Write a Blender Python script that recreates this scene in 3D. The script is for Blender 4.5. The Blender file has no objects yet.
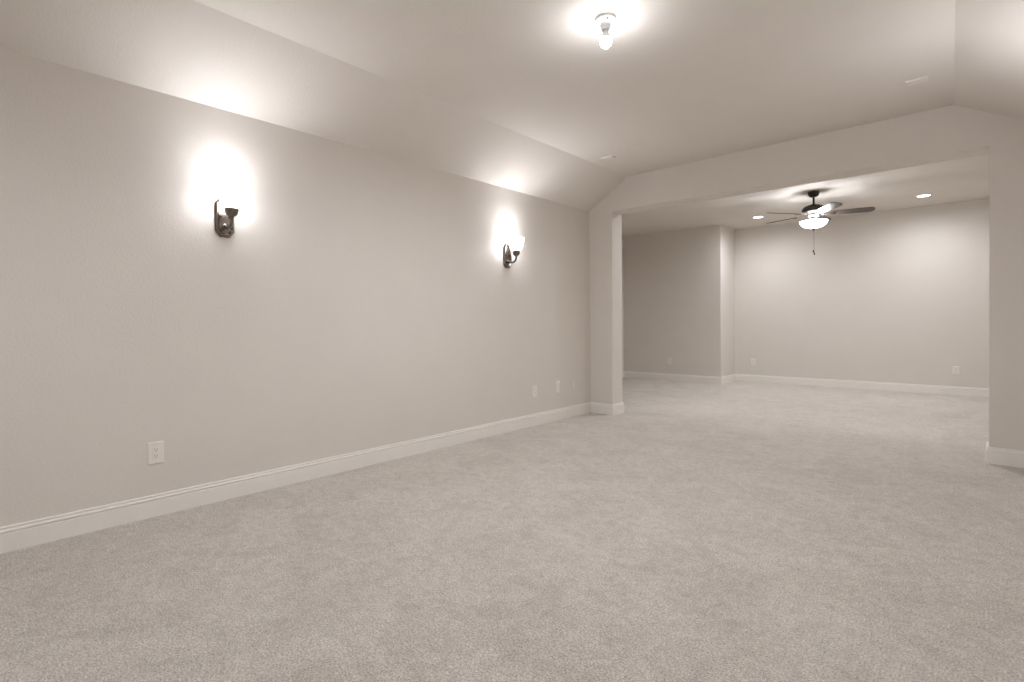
import bpy, bmesh, math
from mathutils import Vector, Matrix

# ------------------------------------------------------------------ camera, world, exposure
S = bpy.context.scene
COL = S.collection
f_px, SX, SY = 519.05, -11.78, -9.67
yaw, pitch, roll = 0.7444, -0.0151, -0.0082
CAM = Vector((3.4769, 0.0, 1.0901))
F = Vector((-math.sin(yaw), math.cos(yaw), 0)); R = Vector((math.cos(yaw), math.sin(yaw), 0)); U = Vector((0, 0, 1))
F2 = F * math.cos(pitch) + U * math.sin(pitch); U2 = U * math.cos(pitch) - F * math.sin(pitch)
R3 = R * math.cos(roll) + U2 * math.sin(roll); U3 = U2 * math.cos(roll) - R * math.sin(roll)
cd = bpy.data.cameras.new('camera'); cam = bpy.data.objects.new('camera', cd); COL.objects.link(cam)
cd.sensor_fit = 'HORIZONTAL'; cd.sensor_width = 36.0; cd.lens = f_px / 1024 * 36.0
cd.shift_x = -SX / 1024; cd.shift_y = SY / 1024; cd.clip_start = 0.02
M3 = Matrix((R3, U3, -F2)).transposed()
cam.matrix_world = Matrix.Translation(CAM) @ M3.to_4x4()
S.camera = cam

W = bpy.data.worlds.new('world'); S.world = W; W.use_nodes = True
W.node_tree.nodes['Background'].inputs[0].default_value = (0.05, 0.05, 0.05, 1)
W.node_tree.nodes['Background'].inputs[1].default_value = 0.2
vs = S.view_settings
S.display_settings.display_device = 'sRGB'
vs.view_transform = 'Standard'; vs.look = 'None'; vs.gamma = 1.0; vs.use_curve_mapping = False
vs.exposure = 0.0

# lamp strengths
E_BULB = 215.0        # bare ceiling bulb, glowing glass
P_BULB = 89.0        # downward light of the same LED bulb (watts)
P_REAR_FILL = 74.0        # the same for the unseen bulb added at the rear as fill
E_SCONCE = 30.0      # bulb inside a sconce shade
P_SUP = 10.5         # light leaving a sconce shade through its open top (watts)
E_SHADE = 17.0         # glowing frosted sconce glass
E_FANBULB = 210.0
E_BOWL = 16.0
E_CAN = 6.0         # lens of a recessed light
P_CAN = 94.0         # downward beam of a recessed light (watts)

# ------------------------------------------------------------------ materials
def nodes(m):
    m.use_nodes = True
    return m.node_tree, m.node_tree.nodes['Principled BSDF']

def plain(name, col, rough=0.5, metal=0.0, spec=0.5, var=0.0, vscale=30.0, bump=0.0, bscale=80.0):
    m = bpy.data.materials.new(name); nt, b = nodes(m)
    b.inputs['Roughness'].default_value = rough; b.inputs['Metallic'].default_value = metal
    b.inputs['Specular IOR Level'].default_value = spec
    tc = nt.nodes.new('ShaderNodeTexCoord')
    n = nt.nodes.new('ShaderNodeTexNoise'); n.inputs['Scale'].default_value = vscale; n.inputs['Detail'].default_value = 3
    nt.links.new(tc.outputs['Object'], n.inputs['Vector'])
    r = nt.nodes.new('ShaderNodeValToRGB'); r.color_ramp.elements[0].position = 0.3; r.color_ramp.elements[1].position = 0.7
    r.color_ramp.elements[0].color = tuple(c * (1 - var) for c in col) + (1,)
    r.color_ramp.elements[1].color = tuple(min(1, c * (1 + var)) for c in col) + (1,)
    nt.links.new(n.outputs['Fac'], r.inputs['Fac']); nt.links.new(r.outputs['Color'], b.inputs['Base Color'])
    if bump:
        n2 = nt.nodes.new('ShaderNodeTexNoise'); n2.inputs['Scale'].default_value = bscale; n2.inputs['Detail'].default_value = 2
        nt.links.new(tc.outputs['Object'], n2.inputs['Vector'])
        bp = nt.nodes.new('ShaderNodeBump'); bp.inputs['Strength'].default_value = bump; bp.inputs['Distance'].default_value = 0.004
        nt.links.new(n2.outputs['Fac'], bp.inputs['Height']); nt.links.new(bp.outputs['Normal'], b.inputs['Normal'])
    return m

def glow(name, col, strength):
    m = bpy.data.materials.new(name); nt, b = nodes(m)
    b.inputs['Base Color'].default_value = (0.8, 0.8, 0.78, 1); b.inputs['Roughness'].default_value = 0.25
    b.inputs['Emission Color'].default_value = col + (1,); b.inputs['Emission Strength'].default_value = strength
    return m

PAINT = (0.715, 0.662, 0.600)
M_wall = plain('greige_wall_paint', PAINT, rough=0.62, spec=0.3, var=0.012, vscale=3, bump=0.38, bscale=75)
M_ceil = plain('greige_ceiling_paint', PAINT, rough=0.7, spec=0.25, var=0.012, vscale=3, bump=0.38, bscale=75)
M_trim = plain('white_trim_paint', (0.845, 0.802, 0.745), rough=0.38, spec=0.4, var=0.01, vscale=8)
M_plate = plain('white_plastic', (0.82, 0.77, 0.705), rough=0.35, var=0.01, vscale=20)
M_tonal = plain('wall_toned_plastic', (0.76, 0.70, 0.64), rough=0.4, var=0.01, vscale=20)
M_slot = plain('dark_slot', (0.05, 0.045, 0.04), rough=0.7)
M_screw = plain('plate_screw', (0.62, 0.6, 0.57), rough=0.35, metal=0.2)
M_nickel = plain('brushed_pewter_metal', (0.21, 0.175, 0.148), rough=0.26, metal=1.0, var=0.12, vscale=60)
M_bronze = plain('dark_bronze_metal', (0.030, 0.023, 0.018), rough=0.38, metal=0.55, var=0.15, vscale=40)
M_porc = plain('white_porcelain', (0.82, 0.81, 0.79), rough=0.18, var=0.01)
M_chain = plain('chain_metal', (0.25, 0.22, 0.19), rough=0.4, metal=0.8)
M_baffle = plain('white_can_baffle', (0.8, 0.79, 0.77), rough=0.35, var=0.01)

def carpet():
    m = bpy.data.materials.new('beige_cut_pile_carpet'); nt, b = nodes(m); L = nt.links.new
    b.inputs['Roughness'].default_value = 0.95; b.inputs['Specular IOR Level'].default_value = 0.08
    b.inputs['Sheen Weight'].default_value = 0.15
    tc = nt.nodes.new('ShaderNodeTexCoord')
    def noise(scale, detail, rough=0.6, dist=0.0):
        n = nt.nodes.new('ShaderNodeTexNoise'); n.inputs['Scale'].default_value = scale
        n.inputs['Detail'].default_value = detail; n.inputs['Roughness'].default_value = rough
        n.inputs['Distortion'].default_value = dist
        L(tc.outputs['Object'], n.inputs['Vector']); return n
    def ramp(src, p0, c0, p1, c1):
        r = nt.nodes.new('ShaderNodeValToRGB'); e = r.color_ramp.elements
        e[0].position, e[1].position = p0, p1
        e[0].color = c0 + (1,); e[1].color = c1 + (1,)
        L(src, r.inputs['Fac']); return r
    def mix(kind, fac, a, bb):
        x = nt.nodes.new('ShaderNodeMix'); x.data_type = 'RGBA'; x.blend_type = kind
        x.inputs[0].default_value = fac; L(a, x.inputs[6]); L(bb, x.inputs[7]); return x.outputs[2]
    fine = noise(150, 3, 0.75, 0.3)
    base = ramp(fine.outputs['Fac'], 0.34, (0.400, 0.349, 0.295), 0.64, (0.95, 0.877, 0.79))
    mid = noise(22, 5, 0.7, 0.8)
    midr = ramp(mid.outputs['Fac'], 0.30, (0.81, 0.805, 0.80), 0.58, (1.0, 1.0, 1.0))
    big = noise(2.6, 6, 0.68, 1.2)
    bigr = ramp(big.outputs['Fac'], 0.34, (0.88, 0.87, 0.86), 0.60, (1.0, 1.0, 1.0))
    c = mix('MULTIPLY', 1.0, base.outputs['Color'], midr.outputs['Color'])
    c = mix('MULTIPLY', 1.0, c, bigr.outputs['Color'])
    L(c, b.inputs['Base Color'])
    add = nt.nodes.new('ShaderNodeMath'); add.operation = 'MULTIPLY_ADD'; add.inputs[1].default_value = 2.0
    L(mid.outputs['Fac'], add.inputs[0]); L(fine.outputs['Fac'], add.inputs[2])
    bp = nt.nodes.new('ShaderNodeBump'); bp.inputs['Strength'].default_value = 0.75; bp.inputs['Distance'].default_value = 0.010
    L(add.outputs[0], bp.inputs['Height']); L(bp.outputs['Normal'], b.inputs['Normal'])
    return m
M_carpet = carpet()

def blade_wood():
    m = bpy.data.materials.new('dark_walnut_blade'); nt, b = nodes(m); L = nt.links.new
    tc = nt.nodes.new('ShaderNodeTexCoord'); w = nt.nodes.new('ShaderNodeTexWave'); w.bands_direction = 'Y'
    w.inputs['Scale'].default_value = 22; w.inputs['Distortion'].default_value = 5; w.inputs['Detail'].default_value = 3
    L(tc.outputs['Object'], w.inputs['Vector'])
    r = nt.nodes.new('ShaderNodeValToRGB')
    r.color_ramp.elements[0].color = (0.055, 0.040, 0.030, 1); r.color_ramp.elements[1].color = (0.085, 0.064, 0.048, 1)
    L(w.outputs['Fac'], r.inputs['Fac']); L(r.outputs['Color'], b.inputs['Base Color'])
    b.inputs['Roughness'].default_value = 0.42
    return m
M_blade = blade_wood()
G_bulb = glow('lit_bulb_glass', (0.960, 0.995, 1.075), E_BULB)
G_sbulb = glow('lit_sconce_bulb', (0.960, 0.995, 1.075), E_SCONCE)
G_shade = glow('lit_frosted_shade_glass', (0.960, 0.995, 1.075), E_SHADE)
G_fbulb = glow('lit_fan_bulb', (0.960, 0.995, 1.075), E_FANBULB)
G_bowl = glow('lit_alabaster_bowl_glass', (0.960, 0.995, 1.075), E_BOWL)
G_can = glow('lit_can_lens', (0.960, 0.995, 1.075), E_CAN)

# ------------------------------------------------------------------ mesh helpers
def obj(name, bm, mat, parent=None, smooth=False):
    bmesh.ops.recalc_face_normals(bm, faces=bm.faces)
    me = bpy.data.meshes.new(name); bm.to_mesh(me); bm.free()
    me.materials.append(mat)
    if smooth:
        me.polygons.foreach_set('use_smooth', [True] * len(me.polygons))
        try: me.set_sharp_from_angle(angle=math.radians(38))
        except Exception: pass
    o = bpy.data.objects.new(name, me); COL.objects.link(o)
    if parent: o.parent = parent
    return o

def structure(name, bm, mat, label=None):
    o = obj(name, bm, mat); o['kind'] = 'structure'
    if label: o['label'] = label
    return o

def thing(name, loc, label, cat, group=None, rotz=0.0):
    o = bpy.data.objects.new(name, None); COL.objects.link(o); o.empty_display_size = 0.05
    o.location = loc; o.rotation_euler = (0, 0, rotz)
    o['label'] = label; o['category'] = cat
    if group: o['group'] = group
    return o

def copy_thing(src, loc, label, rotz=None):
    r = src.copy(); COL.objects.link(r); r.location = loc
    if rotz is not None: r.rotation_euler = (0, 0, rotz)
    r['label'] = label
    def rec(a, b):
        for ch in list(a.children):
            c = ch.copy(); COL.objects.link(c); c.parent = b
            rec(ch, c)
    rec(src, r)
    return r

def add_box(bm, x0, x1, y0, y1, z0, z1, bev=0.0, seg=2):
    g = bmesh.ops.create_cube(bm, size=1.0)
    for v in g['verts']:
        v.co = Vector((x0 + (v.co.x + .5) * (x1 - x0), y0 + (v.co.y + .5) * (y1 - y0), z0 + (v.co.z + .5) * (z1 - z0)))
    if bev:
        es = list({e for v in g['verts'] for e in v.link_edges})
        bmesh.ops.bevel(bm, geom=es, offset=bev, segments=seg, profile=0.5, affect='EDGES')
    return bm

def box(*a, **k): return add_box(bmesh.new(), *a, **k)

def add_lathe(bm, prof, c=(0, 0, 0), segs=40):
    """profile of (radius, z) turned about the vertical axis through c"""
    rings = []
    for r, z in prof:
        if r < 1e-6: rings.append([bm.verts.new((c[0], c[1], c[2] + z))])
        else: rings.append([bm.verts.new((c[0] + r * math.cos(2 * math.pi * i / segs), c[1] + r * math.sin(2 * math.pi * i / segs), c[2] + z)) for i in range(segs)])
    for a, b in zip(rings, rings[1:]):
        for i in range(segs):
            j = (i + 1) % segs
            if len(a) == 1 and len(b) == 1: continue
            if len(a) == 1: bm.faces.new((a[0], b[i], b[j]))
            elif len(b) == 1: bm.faces.new((a[i], a[j], b[0]))
            else: bm.faces.new((a[i], a[j], b[j], b[i]))
    return bm

def lathe(*a, **k): return add_lathe(bmesh.new(), *a, **k)

def add_tube(bm, pts, rad, segs=12):
    pts = [Vector(p) for p in pts]; n = len(pts)
    rads = rad if isinstance(rad, (list, tuple)) else [rad] * n
    rings = []; ref = None
    for i, p in enumerate(pts):
        t = (pts[min(i + 1, n - 1)] - pts[max(i - 1, 0)]).normalized()
        if ref is None: ref = t.orthogonal().normalized()
        ref = (ref - t * ref.dot(t)).normalized(); b = t.cross(ref)
        rings.append([bm.verts.new(p + (ref * math.cos(2 * math.pi * k / segs) + b * math.sin(2 * math.pi * k / segs)) * rads[i]) for k in range(segs)])
    for a, b in zip(rings, rings[1:]):
        for k in range(segs): bm.faces.new((a[k], a[(k + 1) % segs], b[(k + 1) % segs], b[k]))
    bm.faces.new(rings[0][::-1]); bm.faces.new(rings[-1])
    return bm

def tube(*a, **k): return add_tube(bmesh.new(), *a, **k)

def bez(p0, p1, p2, p3, n=14):
    p0, p1, p2, p3 = map(Vector, (p0, p1, p2, p3)); out = []
    for i in range(n + 1):
        t = i / n; out.append(p0 * (1 - t) ** 3 + p1 * 3 * t * (1 - t) ** 2 + p2 * 3 * t * t * (1 - t) + p3 * t ** 3)
    return out

def prism(poly, d0, d1, axis):
    """polygon in the plane across axis ('x': (y,z), 'y': (x,z), 'z': (x,y)) extruded from d0 to d1"""
    mk = {'x': lambda p, d: (d, p[0], p[1]), 'y': lambda p, d: (p[0], d, p[1]), 'z': lambda p, d: (p[0], p[1], d)}[axis]
    bm = bmesh.new()
    a = [bm.verts.new(mk(p, d0)) for p in poly]; b = [bm.verts.new(mk(p, d1)) for p in poly]
    bm.faces.new(a); bm.faces.new(b[::-1]); n = len(poly)
    for i in range(n): bm.faces.new((a[i], a[(i + 1) % n], b[(i + 1) % n], b[i]))
    return bm

# ------------------------------------------------------------------ the room shell
Y0, Y1 = 5.387, 5.620                   # dividing wall with the wide opening
XO0, XO1, HO = 0.3075, 3.540, 2.395     # opening
WH, HC = 2.44, 2.762                    # side wall height, flat ceiling
XB = 0.5044
XR = 3.90                               # right wall
YB0 = -2.60                             # wall behind the camera
HB, YB, YK, XK = 2.779, 9.958, 9.260, 0.176
XA = -1.704                             # far left wall of the alcove
T = 0.12
CREASE = lambda y: 3.328 + (Y0 - y) * 0.031
SLR = 0.574

structure('floor', box(XA - T, XR + T, YB0 - T, YB + T, -0.10, 0.0), M_carpet, 'light beige cut pile carpet running through both rooms')
structure('wall_left', box(-T, 0, YB0 - T, Y0, 0, WH + 0.06), M_wall, 'long greige wall with two lit sconces')
structure('wall_right', box(XR, XR + T, YB0 - T, YB + T, 0, 2.9), M_wall)
structure('wall_rear', box(-T, XR, YB0 - T, YB0, 0, 2.9), M_wall)

def opening_wall():
    P = [(XA, 0), (XO0, 0), (XO0, HO), (XO1, HO), (XO1, 0), (XR, 0), (XR, 2.9), (XA, 2.9)]
    bm = prism(P, Y0, Y1, 'y')
    es = []
    for e in bm.edges:
        a, b = e.verts[0].co, e.verts[1].co
        mx, mz = (a.x + b.x) / 2, (a.z + b.z) / 2
        along_y = abs(a.y - b.y) > 1e-4
        if along_y: continue
        if (abs(a.x - b.x) < 1e-5 and (abs(mx - XO0) < 1e-4 or abs(mx - XO1) < 1e-4)) or (abs(a.z - b.z) < 1e-5 and abs(mz - HO) < 1e-4):
            es.append(e)
    bmesh.ops.bevel(bm, geom=es, offset=0.004, segments=2, profile=0.5, affect='EDGES')
    return bm
structure('wall_opening', opening_wall(), M_wall, 'greige wall with a wide cased opening into the far room')

# ceilings
def slab(quad, up):
    bm = bmesh.new(); up = Vector(up)
    a = [bm.verts.new(p) for p in quad]; b = [bm.verts.new(Vector(p) + up) for p in quad]
    bm.faces.new(a); bm.faces.new(b[::-1])
    for i in range(4): bm.faces.new((a[i], a[(i + 1) % 4], b[(i + 1) % 4], b[i]))
    return bm
yr = YB0
structure('ceiling', slab([(XB, yr, HC), (CREASE(yr), yr, HC), (CREASE(Y0), Y0, HC), (XB, Y0, HC)], (0, 0, .12)), M_ceil, 'flat middle of the near ceiling')
structure('ceiling_slope_left', slab([(0, yr, WH), (XB, yr, HC), (XB, Y0, HC), (0, Y0, WH)], (-.065, 0, .1)), M_ceil, 'sloped ceiling above the sconce wall')
zr = lambda y, x: HC - (x - CREASE(y)) * SLR
structure('ceiling_slope_right', slab([(CREASE(yr), yr, HC), (XR, yr, zr(yr, XR)), (XR, Y0, zr(Y0, XR)), (CREASE(Y0), Y0, HC)], (.03, 0, .1)), M_ceil, 'sloped ceiling at the right')
structure('ceiling_far', box(XA, XR, Y1, YB, HB, HB + .1), M_ceil, 'flat ceiling of the far room')

# far room
structure('wall_back', box(XK, XR, YB, YB + T, 0, 2.9), M_wall, 'back wall of the far room')
def alcove_block():
    bm = box(XA, XK, YK, YB + T, 0, 2.9)
    es = [e for e in bm.edges if all(abs(v.co.x - XK) < 1e-4 and abs(v.co.y - YK) < 1e-4 for v in e.verts)]
    bmesh.ops.bevel(bm, geom=es, offset=0.008, segments=4, profile=0.5, affect='EDGES')
    return bm
structure('wall_alcove', alcove_block(), M_wall, 'shaded wall standing forward at the left of the far room')
structure('wall_far_left', box(XA - T, XA, Y0, YB + T, 0, 2.9), M_wall)

# baseboards: profile (out from the wall, height), swept along the wall line with mitred corners
BP = [(0, 0), (0.0150, 0), (0.0150, 0.0890), (0.0138, 0.0905), (0.0105, 0.0915), (0.0105, 0.0940), (0.0135, 0.0955), (0.0150, 0.0985), (0.0150, 0.1040),
      (0.0132, 0.1085), (0.0095, 0.1100), (0.0080, 0.1110), (0.0080, 0.1135), (0.0100, 0.1150), (0.0105, 0.1180), (0.0095, 0.1225), (0.0070, 0.1250), (0, 0.1250)]
def baseboard(path, names):
    """path of wall corners (x, y), the room on the left hand of the walking direction"""
    P = [Vector(p) for p in path]; n = len(P)
    def norm(i):
        d = (P[i + 1] - P[i]).normalized(); return Vector((-d.y, d.x))
    secs = []
    for i in range(n):
        if i == 0: off = norm(0)
        elif i == n - 1: off = norm(n - 2)
        else:
            a, b = norm(i - 1), norm(i); off = (a + b) / (1 + a.dot(b))
        secs.append(off)
    for i in range(n - 1):
        bm = bmesh.new(); rings = []
        for k in (i, i + 1):
            rings.append([bm.verts.new((P[k].x + secs[k].x * u, P[k].y + secs[k].y * u, z)) for u, z in BP])
        m = len(BP)
        for j in range(m): bm.faces.new((rings[0][j], rings[0][(j + 1) % m], rings[1][(j + 1) % m], rings[1][j]))
        bm.faces.new(rings[0]); bm.faces.new(rings[1][::-1])
        structure(names[i], bm, M_trim)
baseboard([(XA, Y1), (XO0, Y1), (XO0, Y0), (0, Y0), (0, YB0), (XR, YB0), (XR, Y0), (XO1, Y0), (XO1, Y1), (XR, Y1), (XR, YB), (XK, YB), (XK, YK), (XA, YK), (XA, Y1)][::-1][::-1],
          ['baseboard_pier_rear_left', 'baseboard_jamb_left', 'baseboard_pier_left', 'baseboard_left', 'baseboard_rear', 'baseboard_right',
           'baseboard_pier_right', 'baseboard_jamb_right', 'baseboard_pier_rear_right', 'baseboard_far_right', 'baseboard_back', 'baseboard_corner',
           'baseboard_alcove', 'baseboard_far_left'])

# ------------------------------------------------------------------ wall sconces
def octagon(w, h, cx, cz):
    return [(-w / 2, -h / 2 + cz), (-w / 2 + cx, -h / 2), (w / 2 - cx, -h / 2), (w / 2, -h / 2 + cz),
            (w / 2, h / 2 - cz), (w / 2 - cx, h / 2), (-w / 2 + cx, h / 2), (-w / 2, h / 2 - cz)]

def make_sconce(loc, label, rotz=0.0):
    """local frame: wall at x = 0, projecting to +x, z = 0 at the plate's middle"""
    t = thing('wall_sconce', loc, label, 'wall lamp', 'lit wall sconces', rotz)
    # backplate: stepped octagon with a sunken field
    bm = bmesh.new(); lay = []
    for x, w, h, cx, cz in ((0.0, .114, .244, .028, .038), (0.009, .114, .244, .028, .038), (0.015, .104, .232, .025, .034), (0.024, .092, .218, .022, .030), (0.024, .084, .210, .020, .028), (0.014, .068, .192, .016, .023)):
        lay.append([bm.verts.new((x, p[0], p[1])) for p in octagon(w, h, cx, cz)])
    for a, b in zip(lay, lay[1:]):
        for i in range(8): bm.faces.new((a[i], a[(i + 1) % 8], b[(i + 1) % 8], b[i]))
    bm.faces.new(lay[-1]); bm.faces.new(lay[0][::-1])
    obj('backplate', bm, M_nickel, t)
    # arm: rises from a boss low on the plate, sweeps out and up to the cup
    boss = lathe([(0, 0), (.017, 0), (.017, .004), (.013, .008), (0, .010)], segs=24)
    bmesh.ops.rotate(boss, verts=boss.verts, matrix=Matrix.Rotation(math.radians(90), 3, 'Y'), cent=(0, 0, 0))
    bmesh.ops.translate(boss, verts=boss.verts, vec=(.015, 0, -.055))
    obj('arm_boss', boss, M_nickel, t, True)
    pts = bez((.018, 0, -.055), (.075, 0, -.085), (.128, 0, -.070), (.125, 0, -.012), 18)
    obj('arm', tube(pts, [.0115 - .0030 * i / 18 for i in range(19)], 14), M_nickel, t, True)
    # cup that carries the glass
    obj('shade_holder', lathe([(0, -.026), (.009, -.025), (.011, -.020), (.010, -.014), (.017, -.011), (.027, -.004), (.034, .006), (.038, .019), (.0395, .032), (.042, .034), (.042, .038), (.038, .038), (.034, .026), (.024, .004), (0, 0)], (.125, 0, 0)), M_nickel, t, True)
    # bell shaped frosted glass
    prof = [(.030, .024), (.036, .034), (.050, .052), (.061, .074), (.068, .100), (.073, .128), (.080, .152), (.083, .160)]
    inner = [(r - .004, z) for r, z in prof[::-1]]
    obj('glass_shade', lathe(prof + inner + [(.030, .024)], (.125, 0, 0), 48), G_shade, t, True)
    obj('bulb', lathe([(0, .034), (.012, .036), (.013, .050), (.018, .066), (.027, .082), (.0295, .096), (.027, .110), (.018, .121), (0, .126)], (.125, 0, 0), 24), G_sbulb, t, True)
    ld = bpy.data.lights.new('sconce_uplight', 'SPOT'); ld.energy = P_SUP; ld.color = (0.960, 0.995, 1.075)
    ld.spot_size = math.radians(145); ld.spot_blend = 1.0; ld.shadow_soft_size = 0.03
    lo_ = bpy.data.objects.new('sconce_uplight', ld); COL.objects.link(lo_); lo_.parent = t; lo_.location = (.128, 0, .152)
    lo_.rotation_euler = (math.pi, math.radians(30), 0)
    for s in (-1, 1):
        b = lathe([(0, 0), (.0065, 0), (.0065, .005), (.0045, .010), (0, .012)], segs=16)
        bmesh.ops.rotate(b, verts=b.verts, matrix=Matrix.Rotation(math.radians(90), 3, 'Y'), cent=(0, 0, 0))
        bmesh.ops.translate(b, verts=b.verts, vec=(.015, s * .028, .004))
        obj('mounting_nut', b, M_bronze, t, True)
    return t
ZS = 1.765
s1 = make_sconce((0, 1.231, ZS), 'larger nearer pewter wall sconce with glowing bell glass above the single near outlet')
copy_thing(s1, (0, 3.880, ZS), 'smaller farther pewter wall sconce with glowing bell glass near the opening')
copy_thing(s1, (XR, 1.231, ZS), 'pewter wall sconce on the right wall nearest the camera', math.pi)
copy_thing(s1, (XR, 3.880, ZS), 'pewter wall sconce on the right wall nearer the opening', math.pi)

# ------------------------------------------------------------------ bare bulb in a porcelain lampholder
def make_lampholder(loc, label, power):
    lamp = thing('ceiling_lampholder', loc, label, 'ceiling lamp', 'bare bulb lampholders')
    obj('base', lathe([(0, 0), (.056, 0), (.057, -.006), (.055, -.014), (.046, -.021), (.034, -.026), (.026, -.034), (.0245, -.046), (.0255, -.050), (.0225, -.058), (.0215, -.064), (.018, -.064), (.018, -.040), (0, -.040)]), M_porc, lamp, True)
    obj('bulb_cap', lathe([(0, -.046), (.0130, -.046), (.0135, -.066), (.0130, -.072), (0, -.072)], segs=24), M_screw, lamp, True)
    obj('bulb_collar', lathe([(0, -.066), (.0135, -.068), (.015, -.080), (.021, -.096), (.0278, -.112), (.0265, -.113), (0, -.113)], segs=32), M_porc, lamp, True)
    obj('bulb', lathe([(0, -.112), (.0278, -.112), (.0298, -.118), (.0305, -.126), (.028, -.141), (.019, -.153), (.008, -.158), (0, -.159)], segs=32), G_bulb, lamp, True)
    ld = bpy.data.lights.new('bulb_light', 'SPOT'); ld.energy = power; ld.color = (0.960, 0.995, 1.075)
    ld.spot_size = math.pi; ld.spot_blend = 0.75; ld.shadow_soft_size = 0.03
    lo_ = bpy.data.objects.new('bulb_light', ld); COL.objects.link(lo_); lo_.parent = lamp; lo_.location = (0, 0, -.195)
    for a in (2.4, 5.5):
        obj('screw', lathe([(0, -.026), (.004, -.025), (.0042, -.018), (0, -.018)], (.045 * math.cos(a), .045 * math.sin(a), 0), 12), M_slot, lamp)
    return lamp
make_lampholder((1.962, 2.52, HC), 'bare lit bulb in a round white porcelain lampholder on the near ceiling', P_BULB)
make_lampholder((1.962, -0.80, HC), 'added unseen fill bulb in a lampholder over the rear of the room', P_REAR_FILL)  # added lamp behind the camera, fills the near floor and walls

# ------------------------------------------------------------------ ceiling fan
FX, FY = 1.885, 7.80
fan = thing('ceiling_fan', (FX, FY, HB), 'dark bronze five blade ceiling fan with a glowing white bowl light', 'ceiling fan')
obj('canopy', lathe([(0, 0), (.066, 0), (.068, -.008), (.062, -.040), (.050, -.062), (.030, -.072), (0, -.074)]), M_bronze, fan, True)
obj('downrod', lathe([(.0125, -.06), (.0125, -.155), (.026, -.160), (.030, -.172), (.030, -.182), (0, -.182)], segs=24), M_bronze, fan, True)
obj('motor_housing', lathe([(0, -.165), (.030, -.168), (.070, -.176), (.108, -.192), (.130, -.214), (.138, -.240), (.136, -.262), (.118, -.280), (.090, -.290), (0, -.292)], segs=56), M_bronze, fan, True)
obj('light_fitter', lathe([(0, -.290), (.070, -.290), (.075, -.304), (.066, -.322), (.052, -.332), (.052, -.352), (0, -.354)], segs=40), M_nickel, fan, True)
ZB = -.294
PITCH = math.radians(-13)
for k in range(5):
    a = math.radians(16 + 72 * k)
    B = Matrix.Rotation(a, 4, 'Z') @ Matrix.Translation((0, 0, ZB)) @ Matrix.Rotation(PITCH, 4, 'X')
    # blade: rounded paddle, 12 mm thick
    outl = []
    pr = [(.185, .044), (.205, .054), (.30, .062), (.42, .067), (.54, .0695), (.60, .069), (.635, .060), (.655, .040), (.662, .012)]
    top = [(x, w) for x, w in pr]; bot = [(x, -w) for x, w in pr[::-1]]
    bm = bmesh.new(); P = top + bot
    lo = [bm.verts.new((x, y, -.004)) for x, y in P]; hi = [bm.verts.new((x, y, .004)) for x, y in P]
    bm.faces.new(lo[::-1]); bm.faces.new(hi); n = len(P)
    for i in range(n): bm.faces.new((lo[i], lo[(i + 1) % n], hi[(i + 1) % n], hi[i]))
    b = obj('blade', bm, M_blade, fan); b.matrix_local = B
    # blade iron: forked bracket under the blade
    bm = bmesh.new(); P = [(.085, .018), (.135, .011), (.165, .014), (.195, .034), (.245, .038), (.252, .030), (.215, .018), (.245, .006),
                           (.245, -.006), (.215, -.018), (.252, -.030), (.245, -.038), (.195, -.034), (.165, -.014), (.135, -.011), (.085, -.018)]
    lo = [bm.verts.new((x, y, -.0105)) for x, y in P]; hi = [bm.verts.new((x, y, -.0045)) for x, y in P]
    bm.faces.new(lo[::-1]); bm.faces.new(hi); n = len(P)
    for i in range(n): bm.faces.new((lo[i], lo[(i + 1) % n], hi[(i + 1) % n], hi[i]))
    ir = obj('blade_bracket', bm, M_bronze, fan); ir.matrix_local = B
zb = -.384
bp = [(.160, zb), (.156, zb - .018), (.143, zb - .040), (.118, zb - .062), (.082, zb - .080), (.040, zb - .091), (.0, zb - .094)]
bi = [(r - .005 if r > .01 else 0, z + .005) for r, z in bp[::-1]]
bi[-1] = (.154, zb)
obj('glass_bowl', lathe(bp + bi + [(.160, zb)], segs=56), G_bowl, fan, True)
obj('bowl_stem', lathe([(.007, -.35), (.007, -.472)], segs=12), M_bronze, fan, True)
obj('finial', lathe([(0, -.476), (.020, -.478), (.022, -.484), (.014, -.490), (.009, -.498), (.011, -.504), (.006, -.512), (0, -.514)], segs=24), M_bronze, fan, True)
for k in range(3):
    a = math.radians(40 + 120 * k); c = (.075 * math.cos(a), .075 * math.sin(a), 0)
    obj('socket', lathe([(0, -.346), (.014, -.346), (.014, -.374), (0, -.374)], c, 16), M_bronze, fan, True)
    obj('bulb', lathe([(0, -.372), (.010, -.374), (.016, -.386), (.024, -.400), (.026, -.412), (.020, -.426), (.008, -.433), (0, -.434)], c, 20), G_fbulb, fan, True)
    obj('socket_arm', tube([(.040 * math.cos(a), .040 * math.sin(a), -.342), (.060 * math.cos(a), .060 * math.sin(a), -.344), (c[0], c[1], -.350)], .006, 8), M_bronze, fan, True)
for dx, dy, zend, in ((.010, -.006, -.795), (-.004, .009, -.760)):
    ch = obj('pull_chain', tube([(dx * .6, dy * .6, -.505), (dx, dy, -.56), (dx, dy, zend)], .0014, 6), M_chain, fan)
    obj('chain_fob', lathe([(0, 0.004), (.004, 0), (.0085, -.012), (.0095, -.020), (.006, -.030), (0, -.034)], (dx, dy, zend), 16), M_bronze, ch, True)

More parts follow.
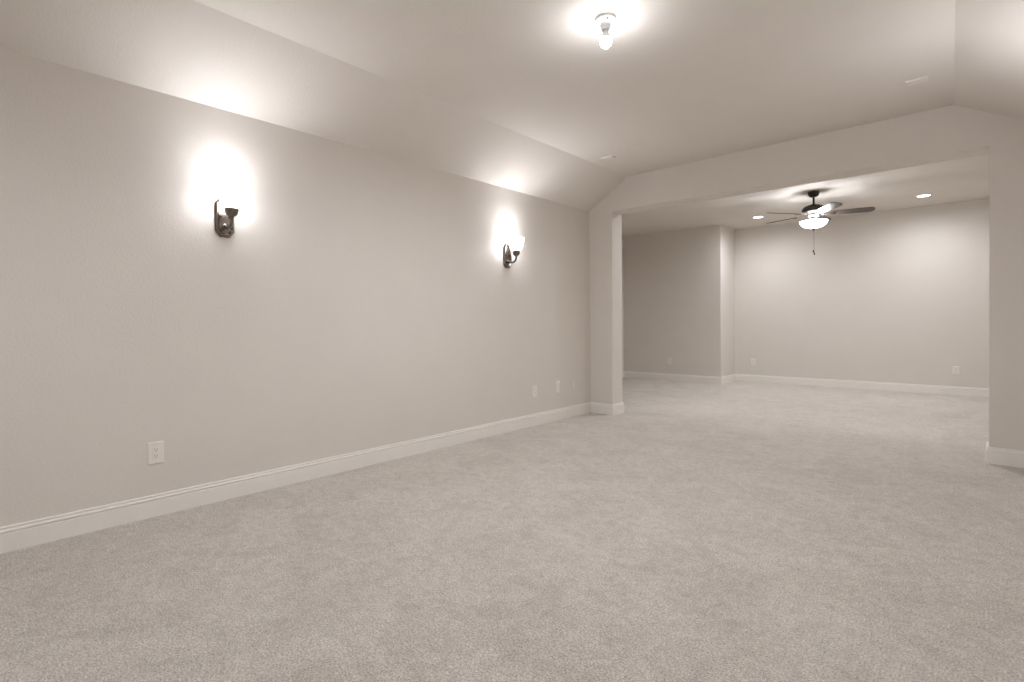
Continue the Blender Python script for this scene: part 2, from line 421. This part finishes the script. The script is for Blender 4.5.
# ------------------------------------------------------------------ recessed lights
def make_can(x, y, label):
    t = thing('recessed_light', (x, y, HB), label, 'recessed light', 'lit recessed ceiling lights of the far room')
    obj('trim_ring', lathe([(.069, 0), (.090, 0), (.091, -.003), (.086, -.006), (.074, -.006), (.069, -.003), (.069, 0)], segs=40), M_baffle, t, True)
    obj('lens', lathe([(0, -.0085), (.045, -.0085), (.066, -.0070), (.0705, -.0045), (.0705, -.001), (0, -.001)], segs=40), G_can, t, True)
    ld = bpy.data.lights.new('can_beam', 'SPOT'); ld.energy = P_CAN; ld.color = (0.960, 0.995, 1.075)
    ld.spot_size = math.pi; ld.spot_blend = 1.0; ld.shadow_soft_size = 0.05
    lo_ = bpy.data.objects.new('can_beam', ld); COL.objects.link(lo_); lo_.parent = t; lo_.location = (0, 0, -.016)
    return t
c1 = make_can(.850, 9.03, 'lit round recessed light in far ceiling left of the fan')
copy_thing(c1, (2.925, 9.10, HB), 'lit round recessed light in far ceiling right of the fan')

copy_thing(c1, (.850, 6.55, HB), 'added unseen recessed fill light behind the opening at the left')  # added out of sight behind the header to fill the far room
copy_thing(c1, (2.925, 6.55, HB), 'added unseen recessed fill light behind the opening at the right')  # second added fill light, also hidden by the header

# ------------------------------------------------------------------ outlets and cover plates
def plate_bm(w, h, d=.006):
    """local: wall at x = 0, plate facing +x"""
    bm = bmesh.new(); lay = []
    for x, i in ((0, 0), (d * .45, 0), (d, .0045)):
        lay.append([bm.verts.new((x, sy * (w / 2 - i), sz * (h / 2 - i))) for sy, sz in ((-1, -1), (1, -1), (1, 1), (-1, 1))])
    for a, b in zip(lay, lay[1:]):
        for k in range(4): bm.faces.new((a[k], a[(k + 1) % 4], b[(k + 1) % 4], b[k]))
    bm.faces.new(lay[-1]); bm.faces.new(lay[0][::-1])
    return bm
def screw_bm(y, z, x=.006):
    b = lathe([(0, 0), (.0032, 0), (.0030, .0012), (0, .0016)], segs=12)
    bmesh.ops.rotate(b, verts=b.verts, matrix=Matrix.Rotation(math.radians(90), 3, 'Y'), cent=(0, 0, 0))
    bmesh.ops.translate(b, verts=b.verts, vec=(x - .0004, y, z)); return b
def make_outlet(loc, label, rotz=0.0, w=.082, h=.128, decora=False, mat=None):
    mat = mat or M_plate
    t = thing('wall_outlet', loc, label, 'outlet', 'electrical outlets low on the walls', rotz)
    obj('cover_plate', plate_bm(w, h), mat, t)
    if decora: obj('receptacle_body', box(.004, .0075, -.0165, .0165, -.0335, .0335, bev=.001), mat, t)
    for s in (1, -1):
        zc = s * .0175 if decora else s * .0195
        if decora:
            r = obj('receptacle', box(.0070, .0082, -.0135, .0135, zc - .013, zc + .013, bev=.0006), mat, t); xs = .0083
        else:
            b = lathe([(0, 0), (.0172, 0), (.0172, .0015), (.0160, .0022), (0, .0022)], segs=28)
            for v in b.verts: v.co.x = max(-.0135, min(.0135, v.co.x))
            bmesh.ops.rotate(b, verts=b.verts, matrix=Matrix.Rotation(math.radians(90), 3, 'Y'), cent=(0, 0, 0))
            bmesh.ops.translate(b, verts=b.verts, vec=(.006, 0, zc)); r = obj('receptacle', b, mat, t); xs = .0083
        bm = bmesh.new()
        add_box(bm, xs - .001, xs, -.0072, -.0048, zc + .000, zc + .0085)
        add_box(bm, xs - .001, xs, .0048, .0068, zc + .001, zc + .0075)
        add_box(bm, xs - .001, xs, -.0022, .0022, zc - .0085, zc - .0040)
        obj('slots', bm, M_slot, r)
    if decora:
        for z in (.052, -.052): obj('screw', screw_bm(0, z), M_screw, t)
    else: obj('screw', screw_bm(0, 0), M_screw, t)
    return t
make_outlet((0, .842, .363), 'large white outlet on the left wall below the nearer sconce', decora=True)
o2 = make_outlet((0, 4.306, .363), 'white outlet on the left wall, leftmost of three plates near the opening', w=.076, h=.122)
copy_thing(o2, (-.762, YK, .360), 'outlet on the shaded forward wall of the far room', -math.pi / 2)
copy_thing(o2, (.497, YB, .362), 'outlet on the far back wall close to the left corner', -math.pi / 2)
copy_thing(o2, (3.242, YB, .357), 'white outlet on the far back wall close to the right pier', -math.pi / 2)
def make_blank(loc, label, w, h, mat, rotz=0.0):
    t = thing('wall_plate', loc, label, 'wall plate', 'blank plates low on the left wall', rotz)
    obj('cover_plate', plate_bm(w, h), mat, t)
    for z in (.030, -.030): obj('screw', screw_bm(0, z), M_screw, t)
    return t
make_blank((0, 4.717, .367), 'white blank wall plate, middle of three plates left of the opening', .076, .122, M_plate)
make_blank((0, 5.020, .370), 'wall coloured blank plate, rightmost of three plates nearest the wall corner', .076, .122, M_tonal)
def make_ceiling_plate(loc, label):
    t = thing('ceiling_cover_plate', loc, label, 'cover plate', 'blank cover plates on the near ceiling')
    b = plate_bm(.085, .130, .011)
    bmesh.ops.rotate(b, verts=b.verts, matrix=Matrix.Rotation(math.radians(90), 3, 'Y'), cent=(0, 0, 0))
    obj('plate', b, M_tonal, t)
    for s in (-1, 1):
        obj('screw', lathe([(0, -.0125), (.0032, -.012), (.0034, -.0105), (0, -.0105)], (s * .042, 0, 0), 12), M_screw, t)
    return t
p1 = make_ceiling_plate((3.155, 4.665, HC), 'white rectangular cover plate on the ceiling at the right near the ceiling crease')
copy_thing(p1, (.712, 4.640, HC), 'white rectangular cover plate on the ceiling near the left slope and the opening')
